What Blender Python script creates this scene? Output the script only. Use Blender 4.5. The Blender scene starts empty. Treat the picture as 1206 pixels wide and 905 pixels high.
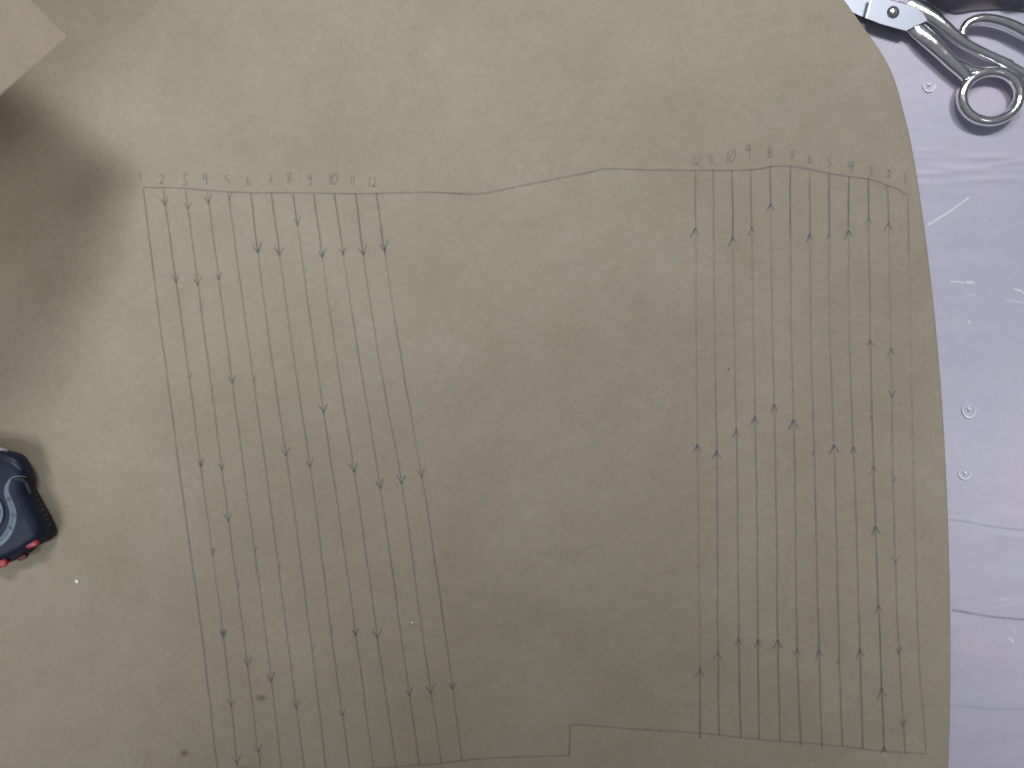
import bpy, bmesh, math, random
from mathutils import Vector, noise
random.seed(7)
sc = bpy.context.scene
C = bpy.data.collections.new('scene'); sc.collection.children.link(C)
PI = math.pi

# ---------------------------------------------------------------- camera
CAM_H = 0.60            # metres above the table
PX = 0.0006             # metres on the table per photo pixel
cam_d = bpy.data.cameras.new('camera'); cam = bpy.data.objects.new('camera', cam_d)
C.objects.link(cam); cam.location = (0, 0, CAM_H)
cam_d.sensor_width = 36; cam_d.lens = 36 * CAM_H / (1206 * PX)
cam_d.clip_start = 0.01; cam_d.clip_end = 50
cam_d.dof.use_dof = True; cam_d.dof.focus_distance = 0.645; cam_d.dof.aperture_fstop = 4.2
sc.camera = cam

# ---------------------------------------------------------------- world, lamps, exposure
w = bpy.data.worlds.new('World'); sc.world = w; w.use_nodes = True
nt = w.node_tree; nt.nodes.clear()
out = nt.nodes.new('ShaderNodeOutputWorld'); bg = nt.nodes.new('ShaderNodeBackground')
tc = nt.nodes.new('ShaderNodeTexCoord'); sep = nt.nodes.new('ShaderNodeSeparateXYZ')
rmp = nt.nodes.new('ShaderNodeValToRGB')           # dim room: dark walls low, pale ceiling overhead
nt.links.new(tc.outputs['Generated'], sep.inputs[0]); nt.links.new(sep.outputs['Z'], rmp.inputs[0])
e = rmp.color_ramp.elements
e[0].position = 0.0; e[0].color = (0.16, 0.16, 0.17, 1)
e[1].position = 1.0; e[1].color = (0.50, 0.52, 0.58, 1)
x = e.new(0.35); x.color = (0.20, 0.20, 0.22, 1)
x = e.new(0.72); x.color = (0.42, 0.44, 0.50, 1)
nt.links.new(rmp.outputs[0], bg.inputs[0]); bg.inputs[1].default_value = 0.38
nt.links.new(bg.outputs[0], out.inputs[0])

def area(name, loc, target, sx, sy, power, col, spread=180):
    l = bpy.data.lights.new(name, 'AREA'); l.shape = 'RECTANGLE'; l.size = sx; l.size_y = sy
    l.energy = power; l.color = col; l.spread = math.radians(spread)
    o = bpy.data.objects.new(name, l); C.objects.link(o); o.location = loc
    o.rotation_euler = (Vector(target) - Vector(loc)).to_track_quat('-Z', 'Y').to_euler()
    return o
area('ceiling_or_fill_lamp', (-0.16, 0.90, 1.20), (-0.12, 0.20, 0), 0.46, 0.24, 1.28, (1.0, 1.0, 1.0), 54)
area('ceiling_or_fill_lamp', (-0.90, -0.42, 1.20), (-0.50, -0.24, 0), 0.20, 0.30, 0.24, (1.0, 1.0, 1.0), 38)  # added fill: brightens the lower left so the bottom centre stays shaded
area('ceiling_or_fill_lamp', (0.98, -0.16, 1.20), (0.58, -0.20, 0), 0.14, 0.40, 0.38, (0.98, 0.99, 1.0), 36)  # added fill from the side: lifts the lower right beside the shaded centre
area('ceiling_or_fill_lamp', (0.52, 0.85, 1.25), (0.36, 0.26, 0), 0.35, 0.16, 0.71, (0.97, 0.98, 1.0), 46)
area('ceiling_or_fill_lamp', (-0.62, -0.72, 1.15), (-0.40, 0.12, 0), 0.40, 0.40, 0.33, (1.0, 1.0, 1.0), 34)  # added fill lamp, lightens the shadow under the lifted paper corner

sc.view_settings.view_transform = 'Standard'; sc.view_settings.look = 'None'
sc.view_settings.exposure = 0.0; sc.view_settings.gamma = 1.0
sc.view_settings.use_curve_mapping = False

# ---------------------------------------------------------------- helpers
def link(name, me, mat=None, parent=None):
    o = bpy.data.objects.new(name, me); C.objects.link(o)
    if mat is not None: me.materials.append(mat)
    if parent is not None: o.parent = parent
    return o
def from_bm(name, bm, mat=None, parent=None, smooth=True):
    bmesh.ops.recalc_face_normals(bm, faces=bm.faces)
    me = bpy.data.meshes.new(name); bm.to_mesh(me); bm.free()
    if smooth:
        for p in me.polygons: p.use_smooth = True
    return link(name, me, mat, parent)
def thing(name, label, cat, loc=(0, 0, 0), group=None):
    o = bpy.data.objects.new(name, None); C.objects.link(o); o.location = loc
    o.empty_display_size = 0.02
    return tag(o, label, cat, group)
def tag(o, label=None, cat=None, group=None, kind=None):
    if label: o['label'] = label
    if cat: o['category'] = cat
    if group: o['group'] = group
    if kind: o['kind'] = kind
    return o
def sm(a, b, x):
    t = max(0.0, min(1.0, (x - a) / (b - a))); return t * t * (3 - 2 * t)
def interp(tab, v):                                 # smooth (Catmull-Rom) table lookup
    n = len(tab)
    if v <= tab[0][0]:
        (a, b), (c, d) = tab[0], tab[1]; return b + (v - a) * (d - b) / (c - a)
    if v >= tab[-1][0]:
        (a, b), (c, d) = tab[-2], tab[-1]; return d + (v - c) * (d - b) / (c - a)
    for i in range(n - 1):
        if tab[i][0] <= v <= tab[i + 1][0]:
            x0, y0 = tab[i]; x1, y1 = tab[i + 1]
            m0 = (y1 - tab[i - 1][1]) / (x1 - tab[i - 1][0]) if i > 0 else (y1 - y0) / (x1 - x0)
            m1 = (tab[i + 2][1] - y0) / (tab[i + 2][0] - x0) if i < n - 2 else (y1 - y0) / (x1 - x0)
            h = x1 - x0; t = (v - x0) / h
            return ((2*t**3 - 3*t*t + 1) * y0 + (t**3 - 2*t*t + t) * h * m0
                    + (-2*t**3 + 3*t*t) * y1 + (t**3 - t*t) * h * m1)
def P(px, py, z=0.0):                               # place on the table plan seen at height z
    f = (CAM_H - z) / CAM_H * PX
    return Vector(((px - 603) * f, (452.5 - py) * f, z))

# ---------------------------------------------------------------- materials
def mat(name, base, rough=0.6, metal=0.0, **kw):
    m = bpy.data.materials.new(name); m.use_nodes = True
    b = m.node_tree.nodes['Principled BSDF']
    b.inputs['Base Color'].default_value = (*base, 1)
    b.inputs['Roughness'].default_value = rough; b.inputs['Metallic'].default_value = metal
    for k, v in kw.items(): b.inputs[k].default_value = v
    return m
class N:                                            # tiny node helper
    def __init__(s, m): s.t = m.node_tree; s.b = s.t.nodes.get('Principled BSDF'); s.co = None
    def n(s, typ, **kw):
        q = s.t.nodes.new(typ)
        for k, v in kw.items():
            if hasattr(q, k): setattr(q, k, v)
            else: q.inputs[k].default_value = v
        return q
    def l(s, a, b): s.t.links.new(a, b)
    def obj(s, scale=(1, 1, 1), rot=(0, 0, 0)):
        t = s.n('ShaderNodeTexCoord'); mp = s.n('ShaderNodeMapping')
        mp.inputs['Scale'].default_value = scale; mp.inputs['Rotation'].default_value = rot
        s.l(t.outputs['Object'], mp.inputs[0]); return mp.outputs[0]
    def noise(s, vec, scale, detail=4, rough=0.55, dist=0.0):
        q = s.n('ShaderNodeTexNoise'); q.inputs['Scale'].default_value = scale
        q.inputs['Detail'].default_value = detail; q.inputs['Roughness'].default_value = rough
        q.inputs['Distortion'].default_value = dist
        s.l(vec, q.inputs['Vector']); return q.outputs['Fac']
    def ramp(s, fac, stops):
        q = s.n('ShaderNodeValToRGB'); e = q.color_ramp.elements
        e[0].position, e[0].color = stops[0][0], (*stops[0][1], 1)
        e[1].position, e[1].color = stops[-1][0], (*stops[-1][1], 1)
        for p, c in stops[1:-1]: x = e.new(p); x.color = (*c, 1)
        s.l(fac, q.inputs[0]); return q.outputs[0]
    def mul(s, a, b, fac=1.0, mode='MULTIPLY'):
        q = s.n('ShaderNodeMix', data_type='RGBA', blend_type=mode); q.inputs[0].default_value = fac
        s.l(a, q.inputs[6]); s.l(b, q.inputs[7]); return q.outputs[2]
    def bump(s, h, strength, dist, prev=None):
        q = s.n('ShaderNodeBump'); q.inputs['Strength'].default_value = strength
        q.inputs['Distance'].default_value = dist; s.l(h, q.inputs['Height'])
        if prev is not None: s.l(prev, q.inputs['Normal'])
        return q.outputs[0]

def kraft(name, base, var=1.0):
    m = mat(name, base, 0.72); n = N(m)
    o = n.obj()
    big = n.noise(o, 9, 5, 0.6, 0.4)
    g = lambda v: (v, v, v)
    c1 = n.ramp(big, [(0.28, (0.91, 0.898, 0.872)), (0.72, (1.07, 1.078, 1.095))])
    fib = n.noise(n.obj((1, 0.75, 1), (0, 0, 0.4)), 700, 3, 0.7)     # paper fibre
    c2 = n.ramp(fib, [(0.30, g(0.92)), (0.70, g(1.06))])
    med = n.noise(o, 150, 4, 0.7)
    c3 = n.ramp(med, [(0.30, (0.955, 0.955, 0.95)), (0.70, (1.04, 1.04, 1.045))])
    tint = n.noise(o, 130, 3, 0.65)
    c4 = n.ramp(tint, [(0.32, (1.028, 0.988, 0.985)), (0.68, (0.976, 1.010, 1.010))])
    rgb = n.n('ShaderNodeRGB'); rgb.outputs[0].default_value = (*base, 1)
    c = n.mul(rgb.outputs[0], c1); c = n.mul(c, c2); c = n.mul(c, c3); c = n.mul(c, c4)
    md = n.ramp(n.noise(o, 34, 3, 0.55, 0.6), [(0.34, (0.98, 0.975, 0.968)), (0.66, (1.02, 1.025, 1.03))])
    c = n.mul(c, md)
    fl = n.ramp(n.noise(o, 420, 2, 0.5), [(0.0, g(1)), (0.70, g(1)), (0.78, g(1.12))])  # pale flecks
    c = n.mul(c, fl)
    fd = n.ramp(n.noise(n.obj((1.3, 1, 1)), 310, 2, 0.5), [(0.0, g(0.82)), (0.24, g(1)), (1, g(1))])
    c = n.mul(c, fd)
    n.l(c, n.b.inputs['Base Color'])
    b1 = n.bump(n.noise(o, 22, 4, 0.6, 0.7), 0.40, 0.0040)
    b2 = n.bump(fib, 0.25, 0.0003, b1)
    b3 = n.bump(n.noise(o, 75, 4, 0.6), 0.25, 0.0008, b2)
    n.l(b3, n.b.inputs['Normal'])
    n.b.inputs['Specular IOR Level'].default_value = 0.35
    return m
M_KRAFT = kraft('kraft_paper', (0.346, 0.304, 0.230))
M_KRAFT2 = kraft('loose_kraft_paper', (0.68, 0.60, 0.49))
n = N(M_KRAFT2); tl = n.n('ShaderNodeBsdfTranslucent'); tl.inputs[0].default_value = (0.62, 0.55, 0.45, 1)   # thin paper lets light through
mx = n.n('ShaderNodeMixShader'); mx.inputs[0].default_value = 0.54
n.l(n.b.outputs[0], mx.inputs[1]); n.l(tl.outputs[0], mx.inputs[2]); n.l(mx.outputs[0], n.t.nodes['Material Output'].inputs[0])

def pencil(name, col, gain=1.0):
    m = bpy.data.materials.new(name); m.use_nodes = True; n = N(m); t = m.node_tree
    n.b.inputs['Base Color'].default_value = (*col, 1); n.b.inputs['Roughness'].default_value = 0.55
    tr = n.n('ShaderNodeBsdfTransparent'); mx = n.n('ShaderNodeMixShader')
    at = n.n('ShaderNodeAttribute'); at.attribute_name = 'strength'
    g = n.noise(n.obj(), 1400, 3, 0.75); gr = n.n('ShaderNodeMapRange')
    n.l(g, gr.inputs[0]); gr.inputs[1].default_value = 0.30; gr.inputs[2].default_value = 0.62
    gr.inputs[3].default_value = 0.45; gr.inputs[4].default_value = 1.15
    mu = n.n('ShaderNodeMath', operation='MULTIPLY', use_clamp=True)
    k_ = n.n('ShaderNodeMath', operation='MULTIPLY'); k_.inputs[1].default_value = gain
    n.l(at.outputs['Fac'], k_.inputs[0]); n.l(k_.outputs[0], mu.inputs[0]); n.l(gr.outputs[0], mu.inputs[1])
    n.l(mu.outputs[0], mx.inputs[0]); n.l(tr.outputs[0], mx.inputs[1]); n.l(n.b.outputs[0], mx.inputs[2])
    n.l(mx.outputs[0], t.nodes['Material Output'].inputs[0])
    return m
M_PEN = pencil('graphite', (0.088, 0.096, 0.130), 0.57)
M_PENB = pencil('blue_grey_graphite', (0.080, 0.105, 0.23), 0.58)
M_STAIN = pencil('stain', (0.13, 0.085, 0.045))
M_SCUFF = pencil('scuff', (0.95, 0.95, 1.0), 1.3)
M_BLUE = pencil('blue_ink', (0.12, 0.22, 0.36))

m = mat('lavender_plastic', (0.60, 0.57, 0.76), 0.46); n = N(m); M_PLASTIC = m
o = n.obj()
c1 = n.ramp(n.noise(o, 7, 4, 0.6, 0.5), [(0.32, (0.475, 0.482, 0.606)), (0.68, (0.532, 0.488, 0.592))])
c2 = n.ramp(n.noise(o, 120, 4, 0.7), [(0.3, (0.965,) * 3), (0.7, (1.03,) * 3)])
c3 = n.ramp(n.noise(n.obj((0.25, 1, 1), (0, 0, 0.06)), 60, 5, 0.65), [(0.3, (0.965, 0.96, 0.975)), (0.7, (1.03, 1.03, 1.02))])
n.l(n.mul(n.mul(c1, c2), c3), n.b.inputs['Base Color'])
b1 = n.bump(n.noise(n.obj((0.35, 1, 1), (0, 0, 0.05)), 30, 4, 0.55, 0.6), 0.25, 0.0030)
b2 = n.bump(n.noise(o, 160, 3, 0.5), 0.12, 0.0006, b1)
n.l(b2, n.b.inputs['Normal'])
n.b.inputs['Coat Weight'].default_value = 0.12; n.b.inputs['Coat Roughness'].default_value = 0.28

M_CHROME = mat('polished_chrome', (0.88, 0.88, 0.89), 0.13, 1.0); n = N(M_CHROME)
n.l(n.bump(n.noise(n.obj(), 90, 3, 0.5), 0.12, 0.0010), n.b.inputs['Normal'])
rr = n.ramp(n.noise(n.obj(), 300, 3, 0.6), [(0.3, (0.08,) * 3), (0.7, (0.20,) * 3)]); n.l(rr, n.b.inputs['Roughness'])
M_STEEL = mat('brushed_steel', (0.30, 0.32, 0.37), 0.46, 0.9); n = N(M_STEEL)
n.l(n.bump(n.noise(n.obj((0.1, 1, 1), (0, 0, 0.3)), 900, 2, 0.5), 0.15, 0.0003), n.b.inputs['Normal'])
M_EDGE_GLINT = mat('ground_edge_glint', (0.95, 0.97, 1.0), 0.35)  # ground edge coloured near white to stand for the light it catches

def plain(name, base, rough, sc_=250, amp=0.08, **kw):
    m = mat(name, base, rough, **kw); n = N(m)
    c = n.ramp(n.noise(n.obj(), sc_, 4, 0.65), [(0.3, tuple(v * (1 - amp) for v in base)), (0.7, tuple(v * (1 + amp) for v in base))])
    n.l(c, n.b.inputs['Base Color'])
    n.l(n.bump(n.noise(n.obj(), sc_ * 3, 2, 0.5), 0.15, 0.0003), n.b.inputs['Normal'])
    return m
M_NAVY = plain('navy_plastic', (0.009, 0.015, 0.042), 0.50, **{'Specular IOR Level': 0.3})
M_NAVY2 = plain('dark_navy_plastic', (0.012, 0.016, 0.040), 0.45)
M_RUBBER = plain('black_rubber', (0.010, 0.011, 0.018), 0.60)
M_SILVER = plain('silver_blue_plastic', (0.14, 0.19, 0.26), 0.45)
M_RED = plain('red_plastic', (0.34, 0.008, 0.028), 0.40)
M_DKMARK = plain('dark_print', (0.02, 0.025, 0.04), 0.5)
m = mat('dark_layer', (0.10, 0.10, 0.15), 0.7); n = N(m); M_DKLAYER = m
n.l(n.ramp(n.noise(n.obj(), 26, 4, 0.6), [(0.35, (0.155, 0.135, 0.145)), (0.5, (0.15, 0.15, 0.19)), (0.7, (0.23, 0.235, 0.30))]), n.b.inputs['Base Color'])
m = mat('clear_drop', (0.90, 0.92, 1.0), 0.12, **{'Alpha': 0.22, 'IOR': 1.45}); M_DROP = m
M_RIM = mat('milky_rim', (0.85, 0.86, 0.93), 0.2)
M_CRUMB = mat('white_crumb', (0.9, 0.9, 0.86), 0.6)

# ---------------------------------------------------------------- table under its lavender plastic sheet
def gauss(v, s): return math.exp(-(v / s) ** 2)
def table_z(x, y):
    px = x / PX + 603; py = 452.5 - y / PX
    z = 0.0
    k = sm(1040, 1100, px)
    for (y0, sl, a, s, ph) in ((178, 0.06, 0.0005, 3.0, 0.3), (187, -0.04, 0.0009, 3.4, 1.2), (196, 0.03, 0.0008, 3.6, 2.0),
                               (205, -0.10, 0.0009, 3.2, 3.1), (215, -0.02, 0.0011, 4.0, 4.0), (226, 0.05, 0.0005, 6.0, 5.0),
                               (617, 0.12, 0.00025, 3.0, 0.0), (600, 0.05, 0.00015, 7.0, 0.0), (833, -0.06, 0.0004, 6, 0.0), (700, 0.10, 0.0004, 9, 0.0),
                               (150, 0.20, 0.0004, 9, 0.0), (545, -0.12, 0.0003, 8, 0.0)):
        yy = y0 + sl * (px - 1080) + 2.2 * math.sin(px / 23.0 + ph)
        z += 0.42 * a * gauss(py - yy, s) * (0.65 + 0.35 * math.sin(px / 17.0 + 2 * ph))
    z += 0.0006 * noise.noise(Vector((x * 9, y * 14, 0.3))) + 0.00018 * noise.noise(Vector((x * 30, y * 50, 3)))
    return (z * k) - 0.0006
def grid_mesh(name, xs, ys, f, material):
    nx, ny = len(xs), len(ys)
    vs = [f(x, y) for y in ys for x in xs]
    fs = [(j * nx + i, j * nx + i + 1, (j + 1) * nx + i + 1, (j + 1) * nx + i) for j in range(ny - 1) for i in range(nx - 1)]
    me = bpy.data.meshes.new(name); me.from_pydata(vs, [], fs)
    for p in me.polygons: p.use_smooth = True
    return link(name, me, material)
def spread(a, b, lo, hi, fine, coarse):
    out = []; v = a
    while v < b:
        out.append(v); v += fine if lo <= v <= hi else coarse
    out.append(b); return out
table = grid_mesh('table_surface', spread(-0.95, 0.95, 0.235, 0.42, 0.0016, 0.02), spread(-0.75, 0.75, -0.30, 0.30, 0.0009, 0.02),
                  lambda x, y: (x, y, table_z(x, y)), M_PLASTIC)
tag(table, 'lavender plastic sheet covering the table under the kraft paper', kind='structure')

# ---------------------------------------------------------------- the marked kraft paper
EDGE = [(-260, 700), (-160, 850), (-60, 945), (0, 996), (31, 1018), (66, 1042), (94, 1055), (128, 1064.5), (165, 1073), (215, 1081.5), (297, 1092.5),
        (380, 1101.8), (495, 1111), (610, 1116.6), (700, 1119), (810, 1119.5), (905, 1117), (1100, 1110), (1250, 1105)]
def base_z(x, y):
    px = x / PX + 603; py = 452.5 - y / PX
    z = 0.0075 + 0.0135 * sm(330, 0, py) * sm(560, 1030, px)
    z += 0.0022 * noise.noise(Vector((x * 7.5, y * 6.5, 1.7))) + 0.0010 * noise.noise(Vector((x * 19, y * 15, 7.7)))
    return z
def edge_x(y):                                      # silhouette of the rolled right edge
    x = 0.30
    for _ in range(3):
        f = (CAM_H - base_z(x, y) + 0.004) / CAM_H
        x = (interp(EDGE, 452.5 - y / (PX * f)) - 603) * PX * f
    return x
_ec = {}
def edge_c(y):
    k = round(y, 4)
    if k not in _ec: _ec[k] = edge_x(k)
    return _ec[k]
def roll_r(y): return 0.0034 + 0.0030 * sm(0.10, 0.27, y)
def paper_z(x, y):
    xe = edge_c(y); r = roll_r(y); z = base_z(min(x, xe), y)
    z -= 0.0016 * sm(xe - 0.030, xe, x)
    if x > xe - r:
        s = min(1.0, (x - xe + r) / r); z -= r * (1 - math.sqrt(max(0.0, 1 - s * s)))
    return z
def W(px, py, lift=0.00025):                        # a point drawn on the paper
    z = 0.0075
    for _ in range(4):
        p = P(px, py, z); z = paper_z(p.x, p.y)
    p = P(px, py, z); p.z = z + lift; return p

def build_paper():
    ys = spread(-0.42, 0.45, -0.30, 0.30, 0.0028, 0.008)
    ts = [i / 270 for i in range(271)]
    vs = []; nth = 12; ncol = len(ts) + nth
    for y in ys:
        xe = edge_c(y); r = roll_r(y); xa = -0.62; xb = xe - r
        for t in ts:
            x = xa + (xb - xa) * t; vs.append((x, y, paper_z(x, y)))
        th_max = math.radians(165 - 95 * sm(0.14, 0.24, y))
        zc = paper_z(xb, y) - r
        for k in range(1, nth + 1):
            a = th_max * k / nth; vs.append((xb + r * math.sin(a), y, zc + r * math.cos(a)))
    fs = [(j * ncol + i, j * ncol + i + 1, (j + 1) * ncol + i + 1, (j + 1) * ncol + i) for j in range(len(ys) - 1) for i in range(ncol - 1)]
    me = bpy.data.meshes.new('sheet'); me.from_pydata(vs, [], fs)
    for p in me.polygons: p.use_smooth = True
    return me
paper = thing('kraft_paper', 'large brown kraft paper sheet pencilled with two sets of numbered arrow lines', 'paper')
link('sheet', build_paper(), M_KRAFT, paper)

class Ribbon:                                       # thin strokes that lie on a surface
    def __init__(s, surf): s.v = []; s.f = []; s.a = []; s.surf = surf
    def stroke(s, pts, width, st, jit=0.25, step=2.5, seed=None):
        rs = random.Random(seed if seed is not None else random.random())
        q = []
        for i in range(len(pts) - 1):
            (x0, y0), (x1, y1) = pts[i], pts[i + 1]
            k = max(1, int(math.hypot(x1 - x0, y1 - y0) / step))
            for j in range(k): q.append((x0 + (x1 - x0) * j / k, y0 + (y1 - y0) * j / k))
        q.append(pts[-1]); n0 = len(s.v)
        off = rs.random() * 100
        for i, (x, y) in enumerate(q):
            a = q[max(0, i - 1)]; b = q[min(len(q) - 1, i + 1)]
            dx, dy = b[0] - a[0], b[1] - a[1]; L = math.hypot(dx, dy) or 1
            nx, ny = -dy / L, dx / L
            wob = jit * noise.noise(Vector((i * step * 0.035, off, 0)))
            wd = width * (1 + 0.25 * noise.noise(Vector((i * step * 0.11, off, 5))))
            f = st(x, y) if callable(st) else st
            f *= 1 + 0.30 * noise.noise(Vector((i * step * 0.06, off, 9)))
            for sd in (-1, 0, 1):
                s.v.append(s.surf(x + nx * (wob + sd * wd), y + ny * (wob + sd * wd)))
                s.a.append(max(0.0, f) if sd == 0 else 0.0)
            if i:
                m0 = n0 + (i - 1) * 3; m1 = n0 + i * 3
                s.f += [(m0, m0 + 1, m1 + 1, m1), (m0 + 1, m0 + 2, m1 + 2, m1 + 1)]
    def build(s, name, material, parent):
        me = bpy.data.meshes.new(name); me.from_pydata([tuple(p) for p in s.v], [], s.f)
        at = me.attributes.new('strength', 'FLOAT', 'POINT')
        at.data.foreach_set('value', s.a)
        return link(name, me, material, parent)

# outline of the pattern piece
def smooth(pts, n=6):
    out = []
    for i in range(len(pts) - 1):
        p0 = pts[max(0, i - 1)]; p1 = pts[i]; p2 = pts[i + 1]; p3 = pts[min(len(pts) - 1, i + 2)]
        for k in range(n):
            t = k / n
            out.append(tuple(0.5 * ((2 * p1[c]) + (p2[c] - p0[c]) * t + (2 * p0[c] - 5 * p1[c] + 4 * p2[c] - p3[c]) * t * t
                                    + (-p0[c] + 3 * p1[c] - 3 * p2[c] + p3[c]) * t ** 3) for c in (0, 1)))
    out.append(pts[-1]); return out
LW = 1.5
r = Ribbon(W)
r.stroke(smooth([(168, 221), (210, 221.5), (240, 224), (272, 226.5), (330, 227.5), (442, 228), (505, 227), (545, 228.6), (566, 228.5), (600, 222),
                 (650, 212), (685, 205), (708, 199.5), (716, 199), (760, 200.5), (848, 201), (886, 200), (907, 196.5), (930, 196),
                 (955, 200), (977, 204.6), (1000, 208), (1023, 211), (1045, 219), (1057, 223), (1067, 229)]), LW, 0.60, 0.6, seed=1)
r.stroke([(505, 226.5), (545, 228.2)], LW, 0.35, seed=2)
r.build('pencil_outline', M_PEN, paper); r = Ribbon(W)
r.stroke(smooth([(282, 903), (306, 901), (306.5, 880)], 2), LW, 0.35, seed=21)
r.build('pencil_mark', M_PEN, paper); r = Ribbon(W)
r.stroke(smooth([(400, 908), (470, 903), (520, 899), (545, 896), (580, 893), (630, 891), (670.5, 890)]), LW, 0.50, 0.6, seed=3)
r.stroke([(670.5, 890), (671.2, 853.5)], LW, 0.62, seed=4)
r.stroke(smooth([(671, 853.5), (692, 854.4), (760, 859.5), (825, 863.7), (880, 869.5), (921, 873), (992, 879), (1041, 885), (1091, 888)]), LW, 0.45, 0.6, seed=5)
r.build('pencil_outline', M_PEN, paper)

LY = [222, 400, 580, 760, 905]
LEFT = [[168.6, 191, 215, 239.3, 256], [191.9, 217, 240.6, 264.5, 280], [218.4, 241.7, 265, 288.4, 306.8], [243.8, 267, 290.8, 314.5, 331.7],
        [268.2, 292, 316.8, 339.7, 358.5], [294.5, 317, 343.4, 366.9, 384], [319, 343, 369.4, 392, 412.3], [344.8, 369, 395.3, 420.9, 439.8],
        [368.9, 393, 421, 445.9, 467], [393, 419.5, 448.8, 474, 494.5], [417.6, 442.7, 474.9, 499.3, 521], [442.2, 468.7, 500, 526.3, 545.5]]
LEND = [915, 915, 906, 915, 915, 915, 915, 908, 904, 901, 898, 896]
RY = [200, 380, 580, 760, 880]
RIGHT = {12: [819, 819.8, 822, 824, 824.5], 11: [839.6, 841.8, 844.5, 845.6, 847], 10: [862, 864.6, 868.4, 870, 872.5], 9: [884, 887, 890.9, 892.7, 894],
         8: [907, 909.5, 913.9, 915.9, 918.8], 7: [930.5, 931.8, 936.4, 938.6, 943], 6: [953.5, 954.7, 960.2, 964.3, 968], 5: [976.4, 977, 984, 988, 992],
         4: [999.7, 999.6, 1007, 1012.5, 1016], 3: [1022.4, 1024.6, 1029.5, 1036.5, 1041], 2: [1044.8, 1048.9, 1052, 1058, 1065.4], 1: [1068, 1072, 1076.3, 1081.4, 1090]}
RTOP = {12: 201, 11: 201, 10: 200, 9: 200, 8: 196, 7: 196, 6: 200, 5: 204.5, 4: 208, 3: 211, 2: 219, 1: 228}
REND = {12: 870, 11: 866, 10: 870, 9: 871, 8: 873, 7: 879, 6: 882, 5: 879, 4: 882, 3: 886, 2: 887, 1: 886}
RDARK = {12: (268, .62), 11: (285, .62), 10: (279, .90), 9: (270, .60), 8: (241, .78), 7: (281, .85), 6: (276, .62), 5: (278, .90), 4: (270, .95), 3: (257, 1.0), 2: (262, .65), 1: (300, .50)}
AL = {2: [(241.5, 1), (333, 1), (446, 0), (549, 1), (654, 0), (749, 2), (832, 1), (900, 1)],
      3: [(245.7, 1), (336, 1), (459.6, 0), (553, 1), (613.7, 1), (693.7, 0), (784.6, 2), (885.7, 1)],
      4: [(239, 1), (329, 1), (450.7, 1), (650.6, 0), (802, 2)], 5: [(236, 0), (449.6, 0), (669, 0), (834, 1)],
      6: [(297.6, 3), (537, 1), (766, 0)], 7: [(300, 2), (549.7, 1), (744.8, 0), (842.6, 1)], 8: [(265, 1), (485.6, 2), (748, 2)],
      9: [(303, 3), (555.7, 2), (751, 1)], 10: [(300, 1), (575, 2), (819, 2)], 11: [(300, 2), (569, 2), (816, 1)], 12: [(296, 3), (561.7, 1), (811, 2)]}
AR = {12: [(269.5, 3), (524.7, 3), (788, 1)], 11: [(532, 3), (769, 1)], 10: [(280, 3), (507, 1), (753, 2)], 9: [(268, 1), (491.6, 3), (753.7, 2)],
      8: [(240.7, 3), (477, 2), (753.7, 2)], 7: [(495, 3), (765, 1)], 6: [(276, 3), (532, 0), (766, 3)], 5: [(277, 0), (524.7, 3), (776, 0)],
      4: [(272, 3), (527, 1), (765, 2)], 3: [(257, 1), (401, 2), (490, 0), (550, 1), (620.7, 2), (714, 1), (811, 2), (880, 1)],
      2: [(262.6, 1), (411, 1), (-468, 1), (-567, 0), (-662.7, 1), (-769, 1), (-855, 1)], 1: []}
def arrow(rb, x, y, slope, kind, up, rs):
    d = -1 if up else 1                              # tip points down the page (1) or up (-1)
    L = (7.5 if kind == 0 else 9.5 if kind in (1, 2) else 11) * rs.uniform(0.85, 1.15)
    st = (0.50, 0.60, 0.78, 0.70)[kind]
    sx = L * 0.50
    def arm(side, k=1.0):
        bx = x - slope * L * d + side * sx * k * rs.uniform(0.8, 1.15); by = y - d * L * rs.uniform(0.8, 1.1) * k
        mx = (x + bx) / 2 + rs.uniform(-0.5, 0.5); my = (y + by) / 2 + rs.uniform(-0.4, 0.4)
        rb.stroke([(bx, by), (mx, my), (x, y + d * 0.8)], LW, st, 0.2, 1.5, seed=rs.random())
    main = -1 if up else 1
    arm(main)
    if kind != 0: arm(-main, 0.8)
    if kind == 3: arm(main, 0.5)
def make_line(xs, ysl, y0, y1, arrows, stf, up, seed):
    rs = random.Random(seed); tab = list(zip(ysl, xs))
    rb = Ribbon(W); pts = []; y = y0
    while y < y1: pts.append((interp(tab, y), y)); y += 12
    pts.append((interp(tab, y1), y1))
    rb.stroke(pts, LW, stf, 0.7, 2.5, seed=seed)
    heads = []
    for ay, kind in arrows:
        u = up and ay > 0; ay = abs(ay); ax = interp(tab, ay); sl = (interp(tab, ay + 5) - interp(tab, ay - 5)) / 10
        if kind == 3: heads.append(Ribbon(W))
        arrow(heads[-1] if kind == 3 else rb, ax, ay, sl, kind, u, rs)
    l = rb.build('pencil_line', M_PEN, paper)
    for rc in heads: rc.build('arrowhead', M_PENB, l)
    return l
for i in range(12):
    off = random.uniform(0, 50); first = [a for a, k in AL.get(i + 1, []) if a > 255][:1]
    fy = first[0] if first and i > 4 else 240
    def stf(x, y, off=off, fy=fy, i=i):
        s = 0.56 + 0.18 * noise.noise(Vector((off, y / 90.0, 0)))
        if i > 4: s += 0.22 if y < fy else -0.12 * sm(fy + 180, fy, y)
        if i == 0: s += 0.12
        if i == 1 and y < 400: s += 0.14
        return s
    make_line(LEFT[i], LY, 223 + min(5, i * 1.2), LEND[i], AL.get(i + 1, []), stf, False, 100 + i)
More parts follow.
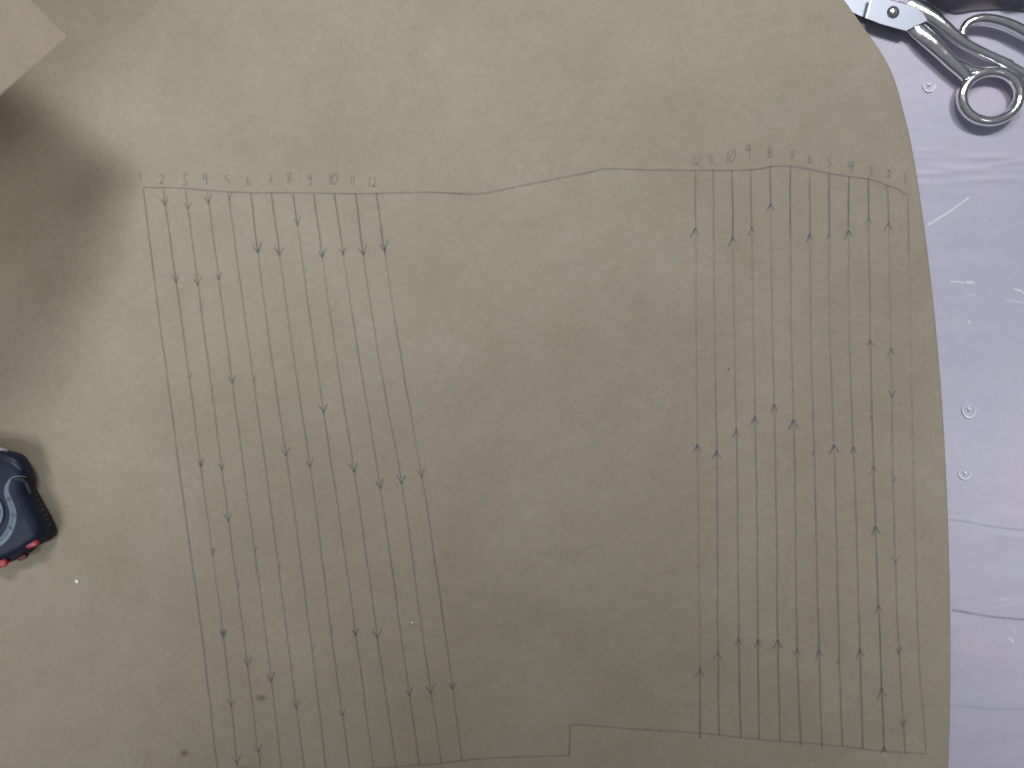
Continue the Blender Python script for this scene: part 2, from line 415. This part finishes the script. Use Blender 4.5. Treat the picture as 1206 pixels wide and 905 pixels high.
for k in range(12, 0, -1):
    off = random.uniform(0, 50); dy, ds = RDARK[k]
    def stf(x, y, off=off, dy=dy, ds=ds, k=k):
        if y < dy: return ds * (0.72 if y < RTOP[k] + 12 else 1.0)
        s = 0.32 + 0.22 * sm(380, 520, y) + 0.22 * sm(640, 780, y) + 0.16 * noise.noise(Vector((off, y / 80.0, 0)))
        if k == 12: s = 0.33 if y < 740 else (0.24 if y < 785 else 0.85)
        if k == 1: s *= 0.62
        if k == 2: s *= 0.80
        if k == 3: s += 0.16
        return s
    make_line(RIGHT[k], RY, RTOP[k], REND[k], AR[k], stf, True, 200 + k)

DIG = {'1': [[(0.5, 0), (0.55, 1)]], '2': [[(0.1, 0.2), (0.4, 0), (0.75, 0.15), (0.65, 0.5), (0.1, 1), (0.35, 0.85), (0.9, 1)]],
       '3': [[(0.1, 0.02), (0.8, 0), (0.4, 0.42), (0.8, 0.65), (0.65, 0.95), (0.1, 0.95)]],
       '4': [[(0.15, 0), (0.1, 0.5), (0.7, 0.5)], [(0.68, 0), (0.72, 1.15)]], '5': [[(0.85, 0), (0.25, 0.08), (0.2, 0.4), (0.7, 0.5), (0.75, 0.8), (0.2, 1)]],
       '6': [[(0.35, 0), (0.1, 0.6), (0.3, 0.98), (0.75, 0.85), (0.65, 0.5), (0.2, 0.6)]], '7': [[(0.1, 0.05), (0.8, 0.05), (0.5, 1)], [(0.3, 0.5), (0.8, 0.5)]],
       '8': [[(0.5, 0.5), (0.15, 0.25), (0.45, 0), (0.75, 0.25), (0.25, 0.7), (0.45, 1), (0.8, 0.75), (0.5, 0.5)]],
       '9': [[(0.7, 0.3), (0.4, 0.42), (0.15, 0.2), (0.45, 0), (0.72, 0.08), (0.7, 1.1)]], '0': [[(0.5, 0), (0.1, 0.5), (0.35, 1), (0.8, 0.6), (0.75, 0.1), (0.5, 0)]]}
def number(txt, cx, cy, h, st, tilt, blue, seed):
    rs = random.Random(seed); rb = Ribbon(W); wd = h * 0.68; tot = 0
    ws = [wd * (0.45 if c == '1' else 0.85) for c in txt]; x0 = cx - sum(ws) / 2
    for c, cw in zip(txt, ws):
        for s in DIG[c]:
            q = [(x0 + (cw if c != '1' else cw * 0.9) * u + tilt * (0.5 - v) * h + rs.uniform(-.7, .7), cy + (v - 0.5) * h + rs.uniform(-.7, .7)) for u, v in s]
            rb.stroke(smooth(q, 4) if len(q) > 2 else q, LW * 0.9, st * 0.98, 0.2, 1.2, seed=rs.random())
        x0 += cw
    rb.build('pencil_number', M_PENB if blue else M_PEN, paper)
for a in [('1', 166, 208, 11, .50, -.15, 0), ('2', 191, 211, 11, .50, 0, 0), ('3', 217.5, 212, 13, .52, 0, 0), ('4', 242, 210, 12, .55, 0, 1), ('5', 268, 212.5, 12, .42, 0, 0),
          ('6', 293, 213, 11, .42, 0, 0), ('7', 318, 212, 12, .42, .1, 0), ('8', 341, 210, 12, .48, 0, 0), ('9', 365, 212, 13, .48, 0, 1),
          ('10', 392.5, 211, 13, .55, .05, 0), ('11', 415, 213, 10, .50, -.05, 0), ('12', 439, 214.5, 11, .50, 0, 0),
          ('12', 821, 189, 11, .42, .05, 1), ('11', 837, 188, 11, .45, 0, 0), ('10', 861, 184, 14, .52, .15, 0), ('9', 881.5, 179, 15, .58, .02, 0), ('8', 906.5, 180, 12, .50, 0, 0),
          ('7', 932, 183, 11, .40, .05, 0), ('6', 954, 187.5, 10, .45, 0, 0), ('5', 977, 191.5, 11, .48, 0, 0), ('4', 1002.5, 196, 12, .58, .05, 0), ('3', 1025.5, 203, 11, .40, .1, 0),
          ('2', 1047, 205, 8, .62, .1, 0), ('1', 1067, 210, 11, .42, -.1, 0)]:
    number(a[0], a[1], a[2], a[3], a[4], a[5], a[6], int(a[1]))
def blob(name, px, py, rx, ry, st, material, parent, surf):
    vs = [surf(px, py)]; al = [st]; k = 14; ring = []
    for q, fr in enumerate((0.55, 1.0)):
        for i in range(k):
            a = 2 * PI * i / k; rr = fr * (1 + 0.25 * noise.noise(Vector((math.cos(a), math.sin(a), px))))
            vs.append(surf(px + rx * rr * math.cos(a), py + ry * rr * math.sin(a))); al.append(st * 0.6 if q == 0 else 0)
    fs = [(0, 1 + i, 1 + (i + 1) % k) for i in range(k)] + [(1 + i, 1 + k + i, 1 + k + (i + 1) % k, 1 + (i + 1) % k) for i in range(k)]
    me = bpy.data.meshes.new(name); me.from_pydata([tuple(v) for v in vs], [], fs)
    me.attributes.new('strength', 'FLOAT', 'POINT').data.foreach_set('value', al)
    return link(name, me, material, parent)
W1 = lambda a, b: W(a, b, 0.00045)
for (a, b, c, d, s) in ((308, 822, 8, 4.5, .45), (217, 887, 6, 5, .45), (251, 648, 4, 5, .25), (237, 546, 4, 5, .25)):
    blob('stain', a, b, c, d, s, M_STAIN, paper, W1)
for (a, b, c, d, s) in ((263, 746, 6, 7, .5), (858, 435, 1.8, 1.8, 1.3), (1155 - 720, 475, 1.2, 1.2, .6)):
    blob('pencil_smudge', a, b, c, d, s, M_PEN, paper, W1)

# ---------------------------------------------------------------- marks on the lavender sheet
def T(px, py, lift=0.00025):
    p = P(px, py); p.z = table_z(p.x, p.y) + lift; return p
rb = Ribbon(T)
rb.stroke([(1093, 265), (1118, 250), (1142, 233)], 1.6, 0.85, 0.3, seed=31)
for (a, b, c, d, s, wd) in ((1120, 332, 1136, 334, .6, 2), (1138, 333, 1148, 334, .7, 3), (1138, 346, 1150, 350, .35, 2), (1195, 341, 1206, 346, .9, 1.5), (1186, 354, 1206, 358, .4, 2),
                            (1139, 378, 1142, 382, .5, 2.5), (1187, 752, 1194, 758, .6, 2.5), (1192, 740, 1196, 750, .35, 2), (1045 + 5, 62, 1062, 50, .4, 1.2), (1160, 8, 1170, 14, .2, 2),
                            (1119, 608, 1130, 611, .5, 1.5)):
    rb.stroke([(a, b), ((a + c) / 2 + 1, (b + d) / 2 - 1), (c, d)], wd, s, 0.8, 1.5)
rs = random.Random(5)
for _ in range(26):
    a = rs.uniform(1122, 1215); b = rs.uniform(150, 900); l = rs.uniform(1.5, 6); an = rs.uniform(0, 6.3)
    rb.stroke([(a, b), (a + l * math.cos(an), b + l * math.sin(an) * .5)], rs.uniform(0.8, 1.5), rs.uniform(.2, .5), 0.3, 1.5)
rb.build('scuff_mark', M_SCUFF, table)
rb = Ribbon(T)
rb.stroke(smooth([(1121, 719), (1140, 722), (1165, 726.5), (1190, 729), (1240, 733)]), 2.0, 0.42, 0.6, seed=33)
rb.stroke(smooth([(1117, 612), (1150, 617), (1180, 622), (1240, 628)]), 1.5, 0.22, 0.8, seed=34)
rb.stroke([(1119, 831), (1160, 835), (1215, 836)], 1.6, 0.15, 0.8, seed=35)
rb.build('ink_line', M_BLUE, table)

def drop(px, py, rx, ry, rim, label):
    t = thing('water_drop', label, 'water drop', T(px, py, 0), 'clear round drops on the lavender plastic')
    bm = bmesh.new(); k = 28
    prof = [(1.0, 0.0), (0.97, 0.16), (0.88, 0.25), (0.74, 0.24), (0.6, 0.16), (0.42, 0.16), (0.28, 0.26), (0.12, 0.33), (0.0, 0.34)]
    rows = []
    for (q, z) in prof[:-1]:
        rows.append([bm.verts.new((rx * PX * q * math.cos(2 * PI * i / k) * (1 + .05 * math.sin(3 * i * 2 * PI / k + px)), ry * PX * q * math.sin(2 * PI * i / k), z * rx * PX * 0.9)) for i in range(k)])
    top = bm.verts.new((0, 0, prof[-1][1] * rx * PX * 0.9))
    for a, b in zip(rows, rows[1:]):
        for i in range(k): bm.faces.new((a[i], a[(i + 1) % k], b[(i + 1) % k], b[i]))
    for i in range(k): bm.faces.new((rows[-1][i], rows[-1][(i + 1) % k], top))
    from_bm('drop_body', bm, M_DROP, t)
    # milky rim along part of the drop's edge
    bm = bmesh.new(); n0 = int(36 * rim); vs = []
    for i in range(n0 + 1):
        a = -PI * (0.5 + rim) + 2 * PI * rim * i / n0
        wv = 0.09 * (0.35 + 0.65 * math.sin(PI * i / n0)) * (1 + .5 * noise.noise(Vector((i * .5, px, 0))))
        vs.append([bm.verts.new((rx * PX * (0.90 + s * wv) * math.cos(a), ry * PX * (0.90 + s * wv) * math.sin(a), rx * PX * 0.9 * zz)) for s, zz in ((-1, .245), (0, .275), (1, .245))])
    for a, b in zip(vs, vs[1:]):
        bm.faces.new((a[0], a[1], b[1], b[0])); bm.faces.new((a[1], a[2], b[2], b[1]))
    from_bm('rim', bm, M_RIM, t)
    bm = bmesh.new(); bmesh.ops.create_uvsphere(bm, u_segments=10, v_segments=8, radius=rx * PX * 0.22)
    for v in bm.verts: v.co.z = v.co.z * 0.4 + rx * PX * 0.28
    from_bm('bubble', bm, M_RIM, t)
drop(1141, 482, 8.5, 11, 0.62, 'clear round drop on the lavender plastic, directly above the other near the middle')
drop(1136, 557, 8, 8, 0.55, 'small clear drop on the lavender plastic, the lower of the pair right of the paper')
drop(1094, 100, 8, 9, 0.60, 'faint clear drop on the lavender plastic beside the shears finger ring')

# crumbs lying on the paper
for (px, py, s, lab) in ((91, 685, 2.4, 'tiny white crumb on kraft paper below the tape measure'), (485, 733, 1.1, 'tiny pale speck lying among the pencilled lines on kraft paper')):
    bm = bmesh.new(); bmesh.ops.create_icosphere(bm, subdivisions=2, radius=s * PX)
    for v in bm.verts: v.co *= 1 + 0.45 * noise.noise(v.co * 900 + Vector((px, 0, 0))); v.co.z *= 0.5
    o = from_bm('paper_crumb', bm, M_CRUMB); o.location = W(px, py, s * PX * 0.3)
    tag(o, lab, 'crumb', 'pale crumbs on the kraft paper')

# ---------------------------------------------------------------- lifted corner of a loose kraft sheet, top left
def flap_mesh():
    # u runs from the corner away to the left, v across; the sheet rises from its corner and rolls back down out of view
    tip = P(79, 43, 0.100)
    d1 = (43, 42); d2 = (78, 70)
    vs = []; nu = 60; nv = 60
    for j in range(nv + 1):
        for i in range(nu + 1):
            a = i / nu; b = j / nv                       # directions of the two edges, curved a little
            qx = 79 - 560 * a - 520 * b; qy = 43 - 540 * a + 455 * b      # outline of the two cut edges
            dx = (qx - 79) * 0.0005; dy = -(qy - 43) * 0.0005
            d = -dx * 0.62 - dy * 0.42 if dy < 0 else -dx * 0.62 - dy * 0.30
            # rises, peaks, comes down to the table
            z = 0.098 + 0.064 * math.sin(min(PI / 2, max(d, -0.02) / 0.11 * PI / 2)) if d < 0.11 else 0.162 - 0.150 * sm(0.13, 0.36, d)
            z = max(z, 0.014)
            z += 0.003 * noise.noise(Vector((dx * 12, dy * 12, 2)))
            p = P(qx, qy, z)
            wob = 0.0007 * noise.noise(Vector((p.x * 60, p.y * 60, 4)))
            vs.append((p.x + wob, p.y + wob, z))
    fs = [(j * (nu + 1) + i, j * (nu + 1) + i + 1, (j + 1) * (nu + 1) + i + 1, (j + 1) * (nu + 1) + i) for j in range(nv) for i in range(nu)]
    me = bpy.data.meshes.new('loose_paper'); me.from_pydata(vs, [], fs)
    for p in me.polygons: p.use_smooth = True
    return me
o = link('loose_paper', flap_mesh(), M_KRAFT2)
tag(o, 'paler lifted corner of a loose kraft sheet curling above the marked paper', 'paper')

# ---------------------------------------------------------------- tailor's shears
def sweep(bm, pts, closed=False, seg=16):
    """pts: (Vector, half width, half height)"""
    n_ = len(pts); rows = []
    for i, (p, a, b) in enumerate(pts):
        q0 = pts[(i - 1) % n_][0] if closed or i > 0 else p; q1 = pts[(i + 1) % n_][0] if closed or i < n_ - 1 else p
        t = (q1 - q0).normalized(); s = Vector((0, 0, 1)).cross(t).normalized(); u = t.cross(s)
        rows.append([bm.verts.new(p + s * a * math.cos(2 * PI * k / seg) + u * b * math.sin(2 * PI * k / seg)) for k in range(seg)])
    for i in range(n_ if closed else n_ - 1):
        A, B = rows[i], rows[(i + 1) % n_]
        for k in range(seg): bm.faces.new((A[k], A[(k + 1) % seg], B[(k + 1) % seg], B[k]))
    if not closed: bm.faces.new(rows[0][::-1]); bm.faces.new(rows[-1])
def catmull(rows, n=8, closed=False):
    out = []; m_ = len(rows); rng = m_ if closed else m_ - 1
    g = (lambda i: rows[i % m_]) if closed else (lambda i: rows[max(0, min(m_ - 1, i))])
    for i in range(rng):
        p0, p1, p2, p3 = g(i - 1), g(i), g(i + 1), g(i + 2)
        for k in range(n):
            t = k / n
            out.append(tuple(0.5 * (2 * p1[c] + (p2[c] - p0[c]) * t + (2 * p0[c] - 5 * p1[c] + 4 * p2[c] - p3[c]) * t * t + (-p0[c] + 3 * p1[c] - 3 * p2[c] + p3[c]) * t ** 3) for c in range(len(p1))))
    if not closed: out.append(rows[-1])
    return out
def metal_tube(bm, rows, closed=False, n=8):        # rows: px, py, z mm, half width px, half height mm
    sweep(bm, [(P(r[0], r[1], r[2] / 1000), r[3] * PX * 1.05, r[4] / 1000) for r in catmull(rows, n, closed)], closed)
def plate(bm, pts, z0, z1, inset=1.0):              # polygon slab with a bevelled top rim
    c = (sum(p[0] for p in pts) / len(pts), sum(p[1] for p in pts) / len(pts))
    def ring(k, z):
        r_ = []
        for (a, b) in pts:
            d = math.hypot(a - c[0], b - c[1]); f = (d - k) / d
            r_.append(bm.verts.new(P(c[0] + (a - c[0]) * f, c[1] + (b - c[1]) * f, z / 1000)))
        return r_
    R = [ring(0, z0), ring(0, z1 - 0.6), ring(inset, z1)]; n_ = len(pts)
    for a, b in zip(R, R[1:]):
        for i in range(n_): bm.faces.new((a[i], a[(i + 1) % n_], b[(i + 1) % n_], b[i]))
    bm.faces.new(R[-1]); bm.faces.new(R[0][::-1])
sh = thing('tailor_shears', 'chrome tailor shears lying on lavender plastic with blades under the paper', 'scissors', (0, 0, 0))
def fuse(o, vox=0.0005, it=6):
    md = o.modifiers.new('fuse', 'REMESH'); md.mode = 'VOXEL'; md.voxel_size = vox; md.use_smooth_shade = True
    s_ = o.modifiers.new('soften', 'SMOOTH'); s_.iterations = it; s_.factor = 0.5
# upper handle: runs under the pivot and opens into the large bow
bm = bmesh.new()
metal_tube(bm, [(1068, 4, 5, 9, 2.4), (1084, 11, 6, 9.5, 3.0), (1099, 21, 7, 8.5, 3.8), (1113, 33, 7.5, 7.5, 4.2), (1128, 46, 7.5, 6.5, 4.2), (1142, 55, 7.2, 6, 4.0), (1165, 66, 7.0, 5.5, 3.8), (1190, 77, 6.8, 5.5, 3.8)])
metal_tube(bm, [(1136, 49, 7.2, 5, 3.6), (1133, 38, 7.5, 4.5, 3.4), (1141, 27, 8, 5, 3.6), (1158, 22.5, 8.5, 5.5, 4), (1182, 27, 8.5, 6, 4.2), (1206, 38, 8.5, 6.5, 4.3), (1232, 55, 8, 6.5, 4.2),
                (1250, 78, 7.5, 6, 4), (1244, 97, 7, 6, 3.9), (1222, 95, 6.8, 5.8, 3.8), (1196, 82, 6.8, 5.5, 3.8), (1165, 66, 7, 5.5, 3.8), (1145, 56.5, 7.2, 5.5, 3.8)], True)
h1 = from_bm('handle', bm, M_CHROME, sh); fuse(h1)
# lower handle: tapering shank into the round thumb bow
bm = bmesh.new()
metal_tube(bm, [(1070, 26, 5, 9, 2.2), (1082, 36, 6, 10.5, 3.0), (1095, 48, 7, 10, 4.0), (1108, 61, 7.2, 8.8, 4.2), (1121, 74, 7.2, 8, 4.2), (1132, 84, 7, 7.5, 4), (1138, 92, 6.8, 6, 3.8)])
metal_tube(bm, [(1124, 74, 7, 6, 3.8), (1136, 80, 7, 6, 3.6), (1150, 84.5, 7, 5.5, 3.6), (1164, 85.5, 6.8, 5, 3.4)])
ring = []
for i in range(16):
    a = 2 * PI * i / 16; ex = 33.8; ey = 29.2
    ring.append((1166.5 + ex * math.cos(a) + 2 * math.sin(a), 113.8 - ey * math.sin(a), 6.8, 6.0, 3.8))
metal_tube(bm, ring, True, 4)
h2 = from_bm('handle', bm, M_CHROME, sh); fuse(h2)
# blades: the lower one pokes out left of the pivot plate, the upper one carries the pivot
bm = bmesh.new(); plate(bm, [(760, -175), (830, -128), (985, -24), (1020, -8), (1060, 0), (1064, 20), (1040, 26), (1015, 20), (985, 6), (900, -58), (810, -125)], 1.0, 4.6, 0.8)
from_bm('blade', bm, M_STEEL, sh, False)
bm = bmesh.new(); plate(bm, [(1028, -3), (1046, -1), (1064, 3.2), (1081, 8.5), (1087, 15), (1093.5, 24.6), (1080, 31), (1067.5, 37.5), (1052, 33.5), (1036, 28.5), (1019.5, 21.8)], 4.7, 9.4, 1.1)
ub = from_bm('blade', bm, M_STEEL, sh, False)
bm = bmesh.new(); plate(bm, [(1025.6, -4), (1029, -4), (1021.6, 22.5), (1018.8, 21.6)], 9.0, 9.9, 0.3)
from_bm('ground_bevel_glint', bm, M_EDGE_GLINT, ub, False)  # bevel strip with its glint painted in
bm = bmesh.new()
c = P(1051.8, 14.6, 0.0095); k = 32; rows = []
for (q, z) in ((1.25, 0), (1.22, 0.5), (0.95, 0.55), (0.95, 1.5), (0.8, 2.0), (0.45, 2.2)):
    rows.append([bm.verts.new(c + Vector((0.0034 * q * math.cos(2 * PI * i / k), 0.0034 * q * math.sin(2 * PI * i / k), z * 0.001))) for i in range(k)])
for a, b in zip(rows, rows[1:]):
    for i in range(k): bm.faces.new((a[i], a[(i + 1) % k], b[(i + 1) % k], b[i]))
bm.faces.new(rows[-1])
ps = from_bm('pivot_screw', bm, M_CHROME, sh)
bm = bmesh.new(); bmesh.ops.create_cube(bm, size=1)
for v in bm.verts: v.co = c + Vector((v.co.x * 0.0009 - v.co.y * 0.0008, v.co.y * 0.0048 + v.co.x * .0005, 0.00215 + v.co.z * 0.0003))
from_bm('screw_slot', bm, M_DKMARK, ps, False)

# ---------------------------------------------------------------- dark folded layer behind the shears
vs = []; nu = 90; nv = 50
LOW = [(1020, -70), (1060, -24), (1085, -6), (1105, 8), (1125, 15), (1150, 12), (1180, 11), (1215, 14), (1260, 24), (1330, 20)]
for j in range(nv + 1):
    for i in range(nu + 1):
        px = 1030 + 290 * i / nu; yl = interp(LOW, px); t = j / nv; py = yl + (-200 - yl) * t
        fold = noise.noise(Vector((px / 38.0, py / 26.0, 1))) + 0.5 * noise.noise(Vector(((px + py * 1.6) / 16.0, 3, 1)))
        z = 0.0012 + sm(0, 0.12, t) * (0.012 + 0.006 * fold) + 0.010 * t
        p = P(px, py, max(z, 0.0008)); vs.append(tuple(p))
fs = [(j * (nu + 1) + i, j * (nu + 1) + i + 1, (j + 1) * (nu + 1) + i + 1, (j + 1) * (nu + 1) + i) for j in range(nv) for i in range(nu)]
me = bpy.data.meshes.new('folded_layer'); me.from_pydata(vs, [], fs)
for p in me.polygons: p.use_smooth = True
tag(link('folded_layer', me, M_DKLAYER), 'dark grey violet folded layer behind the shears at the frame edge', 'cloth')

# ---------------------------------------------------------------- tape measure
tm = thing('tape_measure', 'navy pocket tape measure with silver band and red buttons on kraft paper', 'tape measure', (0, 0, 0))
Z0 = 0.0085
def slab(outline, zref, prof, name, material, parent, seg=5):
    """outline as seen at height zref mm above the paper; prof: (inset px, z mm above paper)"""
    o_ = catmull([(a, b) for a, b in outline], seg, True); bm = bmesh.new(); rows = []; n_ = len(o_)
    f = (CAM_H - Z0 - zref / 1000) / CAM_H
    o_ = [((a - 603) * f, (b - 452.5) * f) for a, b in o_]; nm = []
    for i in range(n_):
        a = o_[i - 1]; b = o_[(i + 1) % n_]; dx, dy = b[0] - a[0], b[1] - a[1]; L = math.hypot(dx, dy) or 1; nm.append((dy / L, -dx / L))
    ar = sum(o_[i][0] * o_[(i + 1) % n_][1] - o_[(i + 1) % n_][0] * o_[i][1] for i in range(n_))
    sg = 1 if ar > 0 else -1
    for ins, z in prof:
        rows.append([bm.verts.new(Vector(((a - sg * nx * ins) * PX, -(b - sg * ny * ins) * PX, Z0 + z / 1000))) for (a, b), (nx, ny) in zip(o_, nm)])
    for A, B in zip(rows, rows[1:]):
        for i in range(n_): bm.faces.new((A[i], A[(i + 1) % n_], B[(i + 1) % n_], B[i]))
    bm.faces.new(rows[-1]); bm.faces.new(rows[0][::-1])
    return from_bm(name, bm, material, parent)
OUT = [(-72, 548), (-40, 536), (-8, 533), (12, 535), (27, 540), (34, 549), (39, 561), (44, 575), (52, 590), (61, 606), (67.5, 622), (65.5, 632), (58, 637.5), (46, 642), (40, 649), (26, 657),
       (7, 664), (-20, 672), (-58, 676), (-84, 664), (-92, 630), (-90, 580)]
slab(OUT, 0, [(2.5, 0), (0, 1.5), (0, 8), (2.0, 10), (4, 11)], 'rubber_grip', M_RUBBER, tm)
SHELL = [(-76, 545), (-44, 533), (-10, 530), (8, 531.5), (22, 536.5), (29, 545), (33, 556), (32, 566), (33, 577), (38, 592), (46, 608), (52, 621), (52, 631), (46, 638), (38, 643), (28, 650),
         (8, 659), (-20, 668), (-60, 672), (-84, 658), (-92, 628), (-91, 582)]
case = slab(SHELL, 13, [(1, 6), (0, 9), (0.5, 12.5), (2, 15), (5, 17), (8, 17.9), (11, 18.3)], 'case', M_NAVY, tm)
def TZ(px, py, z): return P(px, py, Z0 + z / 1000)   # as seen, at height z
def strip(name, rows, material, parent, dz=0.8):
    bm = bmesh.new()
    sweep(bm, [(TZ(r[0], r[1], r[2]), r[3] * PX, dz / 1000) for r in catmull(rows, 6)], False, 14)
    return from_bm(name, bm, material, parent)
band = strip('silver_band', [(13, 564, 18.0, 1.0), (8.5, 572, 18.3, 2.4), (8, 581, 18.3, 3.2), (12, 592, 18.3, 3.8), (15.5, 604, 18.3, 4.2), (14.5, 616, 18.3, 4.4), (9, 629, 18.3, 4.4), (0, 639, 18.2, 4.2), (-16, 649, 18.0, 3)], M_SILVER, tm, 0.55)
rows = [(8.5, 584, 18.85, .35), (12.8, 595, 18.85, .35), (15.6, 606, 18.85, .35), (13.5, 619, 18.85, .35), (7, 631, 18.85, .35), (-4, 641, 18.7, .35)]
strip('printed_line', rows, M_DKMARK, band, 0.12)
for (a, b, an) in ((10.8, 588, -.2), (15.8, 607, 0.05), (12.5, 622, .45)):
    for k_ in (-1.2, 1.2):
        q = (a + k_ * math.sin(an), b + k_)
        strip('graduation', [(q[0] - 3 * math.cos(an), q[1] - 3 * math.sin(an), 18.8, .4), (q[0], q[1], 18.95, .4), (q[0] + 3 * math.cos(an), q[1] + 3 * math.sin(an), 18.75, .4)], M_DKMARK, band, 0.12)
bm = bmesh.new(); k = 48; c = TZ(-20, 604, 18.3); rows = []
for (q, h) in ((25, 0), (25, 0.5), (23.5, 0.9), (20, 0.9), (19.4, 0.5), (8, 0.5), (7.4, 0.9), (3, 1.0)):
    rows.append([bm.verts.new(c + Vector((q * PX * math.cos(2 * PI * i / k), q * PX * math.sin(2 * PI * i / k), h / 1000))) for i in range(k)])
for A, B in zip(rows, rows[1:]):
    for i in range(k): bm.faces.new((A[i], A[(i + 1) % k], B[(i + 1) % k], B[i]))
bm.faces.new(rows[-1]); dial = from_bm('round_badge', bm, M_NAVY2, tm)
strip('silver_ring', [(-20 + 22 * math.cos(a_), 604 + 22 * math.sin(a_), 19.25, 1.6) for a_ in [(-1.2 + 2.4 * i / 14) for i in range(15)]], M_SILVER, dial, 0.15)
strip('seam', [(10, 566, 18.5, .5), (15, 562.5, 18.2, .7), (22, 561, 17.7, .7), (31, 562, 14.5, .6)], M_SILVER, tm, 0.35)
strip('groove', [(13, 566.5, 18.3, 1.0), (19, 564.5, 17.8, 1.8), (27, 566, 16.4, 2.4), (32, 572, 14.5, 2.2), (36, 582, 14, 1.6)], M_RUBBER, tm, 0.5)
for k_ in range(9):                                  # ribs moulded in the rubber edge
    t_ = k_ / 8; a_ = 40 + 21 * t_; b_ = 571 + 46 * t_
    strip('rib', [(a_ - 4, b_ + 1.5, 10.2, .6), (a_ - 1.8, b_ + .6, 10.4, 1.0), (a_ + 0.6, b_ - .4, 9.2, .6)], M_RUBBER, tm, 0.5)
strip('shoulder', [(-4, 537, 15.8, 4), (8, 541, 17.0, 4.5), (18, 546, 17, 4.5), (26, 554, 14.8, 3.5)], M_NAVY2, tm, 1.6)
def button(px, py, z, rx, ry, an, material):
    bm = bmesh.new(); k = 24; c = TZ(px, py, z); rows = []
    for (q, h) in ((1, -2), (1, 0.3), (.85, 0.7), (.5, 0.85)):
        rr = []
        for i in range(k):
            a = 2 * PI * i / k; X = rx * q * math.cos(a); Y = ry * q * math.sin(a)
            rr.append(bm.verts.new(c + Vector(((X * math.cos(an) - Y * math.sin(an)) * PX, (X * math.sin(an) + Y * math.cos(an)) * PX, h / 1000))))
        rows.append(rr)
    for A, B in zip(rows, rows[1:]):
        for i in range(k): bm.faces.new((A[i], A[(i + 1) % k], B[(i + 1) % k], B[i]))
    bm.faces.new(rows[-1]); return from_bm('red_button', bm, material, tm)
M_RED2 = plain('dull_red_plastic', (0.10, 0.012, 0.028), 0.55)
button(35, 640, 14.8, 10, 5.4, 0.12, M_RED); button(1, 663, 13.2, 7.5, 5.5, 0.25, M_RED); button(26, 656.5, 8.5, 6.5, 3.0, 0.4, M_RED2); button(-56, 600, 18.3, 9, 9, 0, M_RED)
bm = bmesh.new(); plate(bm, [(-112, 664), (-80, 664), (-80, 676), (-112, 676)], Z0 * 1000 + 2, Z0 * 1000 + 3, 0.2)
from_bm('tape_blade', bm, plain('yellow_tape', (0.6, 0.45, 0.05), 0.4), tm, False)
bm = bmesh.new(); plate(bm, [(-30, 526), (-8, 525.5), (2, 527.5), (9, 529.5), (9, 533), (-2, 533), (-30, 532)], Z0 * 1000 + 8, Z0 * 1000 + 12.5, 0.6)
from_bm('belt_clip', bm, M_CHROME, tm, False)
